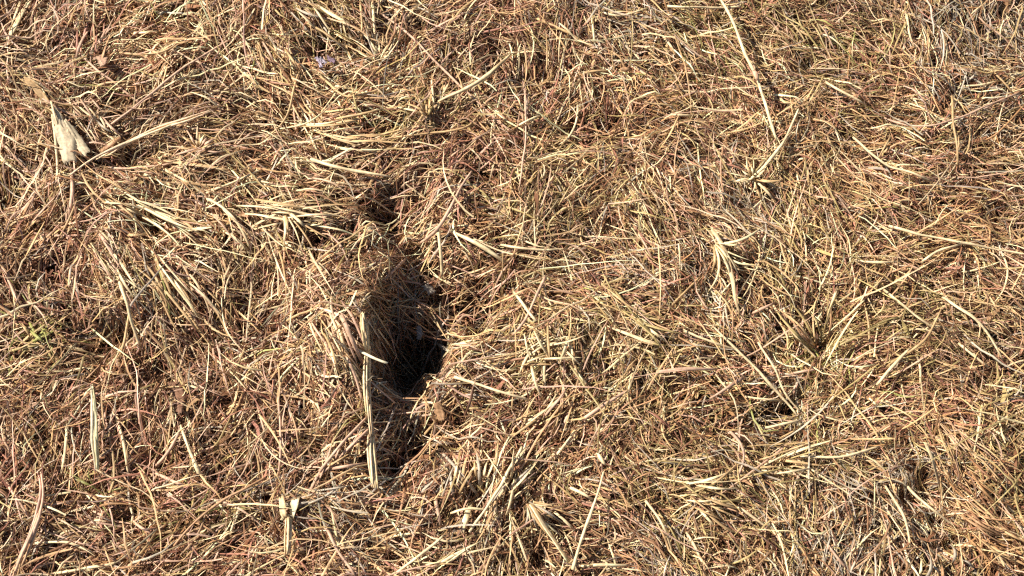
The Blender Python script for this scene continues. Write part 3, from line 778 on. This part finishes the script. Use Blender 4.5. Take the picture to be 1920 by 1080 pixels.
 ('hook-shaped curved straw below the small dark gap', P_(1366, 806, 1392, 832, 1396, 862, 1384, 892), 8, 'pink', dict(lift=.02)),
 ('short straw sloping across the clear-standing straw', P_(1070, 916, 1092, 926, 1110, 936), 8, 'pale', dict(lift=.022)),
 ('thin level straw at the bottom edge by the clear-standing straw', P_(1086, 1061, 1130, 1059, 1180, 1060), 7, 'pale', {}),
 ('broad pale blade end above the orange sweep', P_(1735, 832, 1750, 868, 1764, 925), 11, 'pale', dict(flat=.4, lift=.024, taper=(1, .9, .5))),
 ('long pale straw bending down through grey litter', P_(1658, 912, 1688, 962, 1698, 990, 1706, 1026), 7, 'pale', dict(lift=.022)),
 ('thin upright straw near the far edge by the orange sweep', P_(1842, 758, 1834, 805, 1826, 852), 6, 'pale', {}),
 ('short pale straw sloping down at the far edge', P_(1858, 803, 1878, 816, 1898, 832), 8, 'pale', {}),
 ('short pale straw rising at the far edge above its twin', P_(1860, 800, 1878, 788, 1896, 778), 7, 'pale', {}),
 ('long low straw lying across the yellow tuft in the lower field', P_(1500, 856, 1570, 855, 1648, 837), 7, 'pale', dict(lift=.02)),
 ('level pale straw lying just below the small dark gap', P_(1436, 802, 1470, 794, 1504, 788), 8, 'pale', dict(lift=.02)),
 ('thin peaked straw below the small dark gap', P_(1462, 824, 1482, 812, 1500, 802), 6, 'straw', {}),
 ('straw sloping down along the edge of the orange sweep', P_(1700, 910, 1735, 945, 1792, 988), 7, 'pale', dict(lift=.022)),
 ('thin straw sloping down to the bottom edge in grey litter', P_(1552, 1020, 1568, 1045, 1588, 1066), 7, 'pink', {}),
 ('straw sloping down in the yellow-green lower field', P_(1378, 946, 1410, 968, 1442, 992), 7, 'pale', {}),
 ('straw running down in the mottled lower middle', P_(1210, 940, 1240, 985, 1262, 1040), 7, 'pale', dict(lift=.02)),
 ('short straw leaning in the mottled lower middle', P_(1288, 1000, 1306, 1030, 1320, 1062), 7, 'pale', {}),
 ('upright thin straw in reddish grass near the lower side edge', P_(522, 745, 524, 820, 522, 888), 6, 'pink', dict(lift=.02)),
 ('bundle-like straw slanting up towards the pale stick foot', P_(600, 885, 640, 838, 690, 780), 7, 'pink', dict(lift=.024)),
 ('level pink straw meeting the foot of the pale stick', P_(622, 878, 660, 872, 694, 868), 7, 'pink', dict(lift=.022)),
 ('dark thin twig crossing the shaded bank below the hole', P_(888, 722, 880, 755, 868, 788), 6, 'dark', dict(lift=.022)),
 ('dark thin twig forking from the one on the shaded bank', P_(848, 735, 866, 760, 876, 780), 5, 'dark', dict(lift=.02)),
 ('thin dark fibre stretched across the burrow hole', P_(738, 600, 790, 628, 846, 640), 5, 'brown', dict(lift=.016)),
]
for lab, pts, w, colr, kw in STEMS:
    c0 = COL[colr] if isinstance(colr, str) else np.array(colr)
    if pts[0][0] > 1150:                # the far side of the turf has finer, greyer straw
        c0, w = c0 * .86, w * .86
    stem(lab, pts, w, c0, **kw)

stem('thick pink weathered stick in the bottom corner', P_(74, 884, 79, 930, 66, 985, 48, 1030, 22, 1090), 14, 'pink', name='stick', cat='stick', group=None, lift=.022, taper=(.5, .8, 1, 1.1), fibres=4)
stem('thin straw joining the thick pink stick from above', P_(10, 900, 40, 950, 62, 985), 7, 'pink')
stem('thick pale stub standing under the flat white scrap', P_(541, 965, 540, 1000, 538, 1040), 13, 'pale', name='stick', cat='stick', group=None, lift=.022, taper=(1, 1, .8), fibres=4)

# ---- scraps
def scrap(name, label, cat, a, bb, lift, color, cup=.0015, pname='blade'):
    e, b = thing(label, a[0], name, cat)
    leaf_part(pname, e, b, a, bb, lift, color, cup)
    return e, b
e, b = thing('flat whitish split leaf scrap above the thick pale stub', (540, 950), 'leaf_scrap', 'leaf')
part('blade', e, b, M_LEAF, [(528, 932), (531, 950), (534, 972)], 15, lift=.02, dip=.003, flat=.15, taper=(.6, 1, .8), color='pale', jag=.3)
part('blade', e, b, M_LEAF, [(556, 934), (553, 950), (549, 970)], 22, lift=.02, dip=.003, flat=.12, taper=(.7, 1, .6), color='white', jag=.3)
scrap('leaf_scrap', 'small pale scrap inside the dark burrow hole', 'leaf', [(781, 610), (780, 622), (783, 636)], [(789, 612), (793, 624), (788, 636)], .05, (.32, .28, .25))
scrap('leaf_scrap', 'small pale crumpled scrap above the burrow hole', 'leaf', [(792, 536), (798, 546), (806, 552)], [(802, 530), (812, 538), (818, 546)], .014, (.5, .42, .33), .003)
scrap('leaf_scrap', 'smooth brown leaf scrap on the bank below the hole', 'leaf', [(812, 756), (814, 772), (824, 790)], [(826, 752), (834, 768), (836, 786)], .018, 'tan')
scrap('leaf_scrap', 'smooth dull brown leaf scrap in the reddish litter', 'leaf', [(312, 716), (322, 740), (334, 776)], [(340, 716), (350, 742), (342, 776)], .010, (.26, .14, .085), .002)
scrap('leaf_scrap', 'small pale pink scrap between reddish blades near the top', 'leaf', [(176, 108), (184, 118), (190, 124)], [(194, 100), (200, 108), (202, 116)], .018, 'pink')
e, b = thing('lilac petal scrap beside a dark gap near the top', (592, 118), 'petal_scrap', 'petal')
leaf_part('petal', e, b, [(590, 108), (596, 116), (600, 128)], [(594, 106), (602, 112), (606, 124)], .024, (.56, .47, .55), .001)
leaf_part('petal', e, b, [(598, 110), (604, 116), (608, 120)], [(602, 106), (608, 111), (612, 116)], .026, (.60, .52, .58), .001)
leaf_part('petal', e, b, [(612, 102), (622, 108), (630, 112)], [(614, 112), (622, 118), (628, 118)], .014, (.20, .13, .17), .001)
e, b = thing('pale oval seed husk at the top of the clear-standing straw', (1130, 868), 'seed_husk', 'seed husk')
part('husk', e, b, M_STALK, P_(1121, 850, 1128, 860, 1136, 872), 13, lift=.024, dip=0, taper=(.2, 1, .9, .2), color='pale', flat=.7)
e, b = thing('round tan seed head in dark grass near the top', (1172, 132), 'seed_husk', 'seed husk')
part('husk', e, b, M_STALK, P_(1162, 130, 1172, 129, 1183, 131), 15, lift=.018, dip=0, taper=(.3, 1, 1, .3), color='tan', flat=.8)

# ---- tufts one can tell apart: every blade its own part
def tuft(label, centre, specs, color, width=6, lift=.02, flat=.45):
    e, b = thing(label, centre, 'grass_tuft', 'grass tuft', 'tufts of dry grass')
    cols = color if isinstance(color, (list, tuple)) else [color]
    for sp in specs:
        if sp[0] == 'fan':
            _, cx, cy, a0, a1, r0, l0, l1, n, curl = sp
            for k in range(n):
                a = math.radians(a0 + (a1 - a0) * (k + rng.uniform(.1, .9)) / n)
                L = rng.uniform(l0 * .6, l1 * 1.05); cu = rng.normal(0, curl * 1.6)
                pts = []
                for t in (0, .35, .7, 1):
                    aa = a + cu * t
                    pts.append((cx + (r0 + L * t) * math.cos(aa), cy - (r0 + L * t) * math.sin(aa)))
                part('blade', e, b, M_GRASS, pts, width * rng.uniform(.6, 1.25), lift=lift + rng.uniform(-.007, .004), dip=.009, arch=rng.uniform(0, .006), flat=flat,
                     taper=(.8, 1, .8, .25), sides=5, color=COL[cols[rng.integers(len(cols))]] * rng.uniform(.85, 1.15))
        else:
            _, x0, y0, x1, y1, ang, spread, l0, l1, n, curl = sp
            for k in range(n):
                t0 = (k + rng.uniform(0, 1)) / n
                x, y = x0 + (x1 - x0) * t0, y0 + (y1 - y0) * t0
                a = math.radians(ang + rng.normal(0, spread * 1.5)); L = rng.uniform(l0, l1)
                cu = curl * rng.uniform(.2, 1.5) + rng.normal(0, 12)
                off = rng.uniform(-.6, .45) * L
                x += off * math.cos(a); y -= off * math.sin(a)
                pts = [(x, y)]
                for s_ in range(3):
                    x += L / 3 * math.cos(a); y -= L / 3 * math.sin(a); a += math.radians(cu) / 3
                    pts.append((x, y))
                part('blade', e, b, M_GRASS, pts, width * rng.uniform(.6, 1.25), lift=lift + rng.uniform(-.008, .003), dip=.008, arch=rng.uniform(0, .005), flat=flat,
                     taper=(.7, 1, .85, .3), sides=5, color=COL[cols[rng.integers(len(cols))]] * rng.uniform(.85, 1.15))
    return e

tuft('small starburst tuft of pinkish blades beyond the torn white leaf', (375, 278), [('fan', 375, 278, -30, 210, 3, 22, 48, 15, .15)], ['pink', 'pale', 'straw'], 6)
tuft('pale starburst tuft at the foot of the jointed stalk', (1412, 335), [('fan', 1412, 335, -80, 210, 3, 30, 62, 16, .15)], ['pale', 'pale', 'straw'], 7, .022)
tuft('fan of olive blades with a dark heart', (1540, 665), [('fan', 1540, 668, 25, 150, 22, 60, 125, 20, .15), ('fan', 1540, 660, -150, -60, 14, 40, 80, 7, .2)], ['straw', 'olive', 'tan', 'olive'], 6, .02)
tuft('bright fan tuft of level blades above the trench', (525, 395), [('sweep', 515, 375, 520, 420, 2, 8, 90, 150, 13, -14), ('fan', 530, 392, -75, -28, 8, 60, 110, 8, .15)], ['pale', 'pale', 'straw'], 7, .026)
tuft('small yellow-green tuft under the pale green straw', (800, 215), [('fan', 802, 218, 55, 160, 3, 24, 52, 12, .2)], ['pale', 'olive', 'straw'], 7, .02)
tuft('bottom tuft of thick pale blades by the clear-standing straw', (1000, 945), [('fan', 985, 938, -82, -8, 8, 60, 110, 17, .15)], ['pale', 'straw', 'grey', 'straw'], 6, .017)
tuft('tuft of fine grey-green level blades left of the pale stick foot', (560, 935), [('sweep', 548, 915, 556, 962, -4, 13, 50, 120, 18, 16)], ['grey', 'grey', 'olive', 'tan'], 4.5, .016)
tuft('whitish wavy tuft on the swell beyond the hole', (1030, 640), [('sweep', 985, 655, 1075, 655, -72, 14, 50, 90, 22, 20), ('sweep', 975, 690, 1010, 640, 25, 10, 50, 90, 8, -20)], ['pale', 'pale', 'straw'], 6, .02)
tuft('orange-brown sweep of long blades in the bottom far corner', (1770, 840), [('sweep', 1752, 845, 1800, 830, -60, 6, 90, 170, 16, 14), ('sweep', 1785, 930, 1840, 905, -48, 6, 90, 160, 18, 12), ('sweep', 1800, 1000, 1870, 985, -36, 6, 90, 140, 16, 8)], ['orange', 'tan', 'straw', 'brown', 'straw'], 5, .016)
tuft('upright reddish parallel blades near the top corner', (165, 95), [('sweep', 128, 90, 200, 92, 84, 6, 48, 78, 17, -18)], ['pink', 'red', 'tan'], 6, .02)
tuft('dark-rooted tuft whose blades meet in a point near the top', (712, 115), [('fan', 712, 118, 40, 165, 6, 40, 78, 18, .15)], ['straw', 'grey', 'pale', 'tan'], 5, .02)
tuft('bundle of straight pale blades leading to the forked straw', (188, 485), [('sweep', 182, 480, 212, 470, -60, 5, 70, 105, 10, 6)], ['pale', 'pink', 'pale'], 7, .022)
tuft('long pale sweep of blades running down from the yellow blade end', (290, 520), [('sweep', 285, 530, 345, 510, -52, 6, 90, 150, 16, -14)], ['pale', 'straw', 'straw'], 6, .021)
tuft('pale sweep of blades arching above the yellow blade end', (205, 372), [('sweep', 200, 385, 260, 372, -22, 6, 100, 160, 15, -26)], ['pale', 'straw', 'pale'], 6, .022)
tuft('sweep of rising parallel blades at the side edge under the white leaf', (30, 450), [('sweep', 20, 440, 110, 455, 52, 7, 60, 105, 18, -14)], ['straw', 'tan', 'pink'], 6, .018)
tuft('greenish tuft of crossing blades near the side edge', (60, 655), [('sweep', 20, 660, 70, 640, 40, 9, 50, 85, 12, 0), ('sweep', 40, 620, 80, 625, -45, 10, 40, 60, 6, 0)], ['olive', 'green', 'straw'], 6, .02)
tuft('short upright pale blades below the trench end', (890, 905), [('sweep', 835, 905, 960, 900, 76, 9, 34, 70, 20, -10), ('sweep', 900, 940, 980, 920, 58, 8, 50, 90, 10, 0)], ['pale', 'grey', 'straw', 'pale'], 7, .02)
tuft('yellowish tuft of level blades in the lower field', (1320, 915), [('sweep', 1275, 900, 1300, 950, -14, 14, 60, 100, 18, 12), ('sweep', 1440, 850, 1450, 890, 4, 10, 70, 110, 10, 0)], ['straw', 'olive', 'pale'], 6, .02)
tuft('curled pale blade ends at the bottom edge by the orange sweep', (1740, 1070), [('sweep', 1690, 1075, 1850, 1070, 82, 14, 34, 60, 11, 80)], ['grey', 'pale', 'tan'], 7, .02)
tuft('bent pale tuft spreading over grey shade right of centre', (1355, 465), [('fan', 1335, 455, -75, -5, 8, 60, 110, 16, .2)], ['pale', 'straw', 'pale'], 7, .022)
tuft('sloping pale blades crossing the yellow grass at centre', (1180, 580), [('sweep', 1165, 560, 1200, 610, -36, 8, 60, 110, 15, 6)], ['pale', 'straw', 'olive'], 6, .02)
tuft('level pale blades below the yellow-green tuft', (640, 245), [('sweep', 590, 225, 620, 275, -6, 10, 90, 150, 17, 12)], ['pale', 'straw', 'straw'], 6, .02)
tuft('sweep of straight pale blades below the straw pair at the top', (600, 60), [('sweep', 560, 40, 600, 15, -38, 6, 60, 95, 12, 0)], ['pale', 'straw', 'grey'], 6, .02)
tuft('straight blades fanning down beside the lilac scrap', (495, 95), [('sweep', 490, 110, 540, 90, -55, 7, 50, 75, 12, 0)], ['pale', 'straw', 'pink'], 6, .02)
tuft('straight pinkish blades under the white leaf stalk', (150, 215), [('sweep', 140, 208, 185, 200, -52, 6, 45, 70, 10, 6)], ['pink', 'grey', 'pale'], 6, .02)
tuft('pinkish blades spreading on the bank at the near side of the stick', (600, 600), [('sweep', 585, 625, 640, 600, -58, 7, 70, 120, 15, 6)], ['pink', 'straw', 'pale'], 6, .02)
tuft('blades slanting up in reddish litter at the foot of the stick', (610, 880), [('sweep', 590, 895, 640, 860, 50, 8, 60, 100, 13, 0)], ['pink', 'tan', 'straw'], 6, .02)
tuft('slanted pale blades in reddish grass below the far bank', (1000, 770), [('sweep', 955, 790, 1060, 800, 48, 8, 50, 85, 16, 10)], ['pale', 'pink', 'straw'], 6, .02)
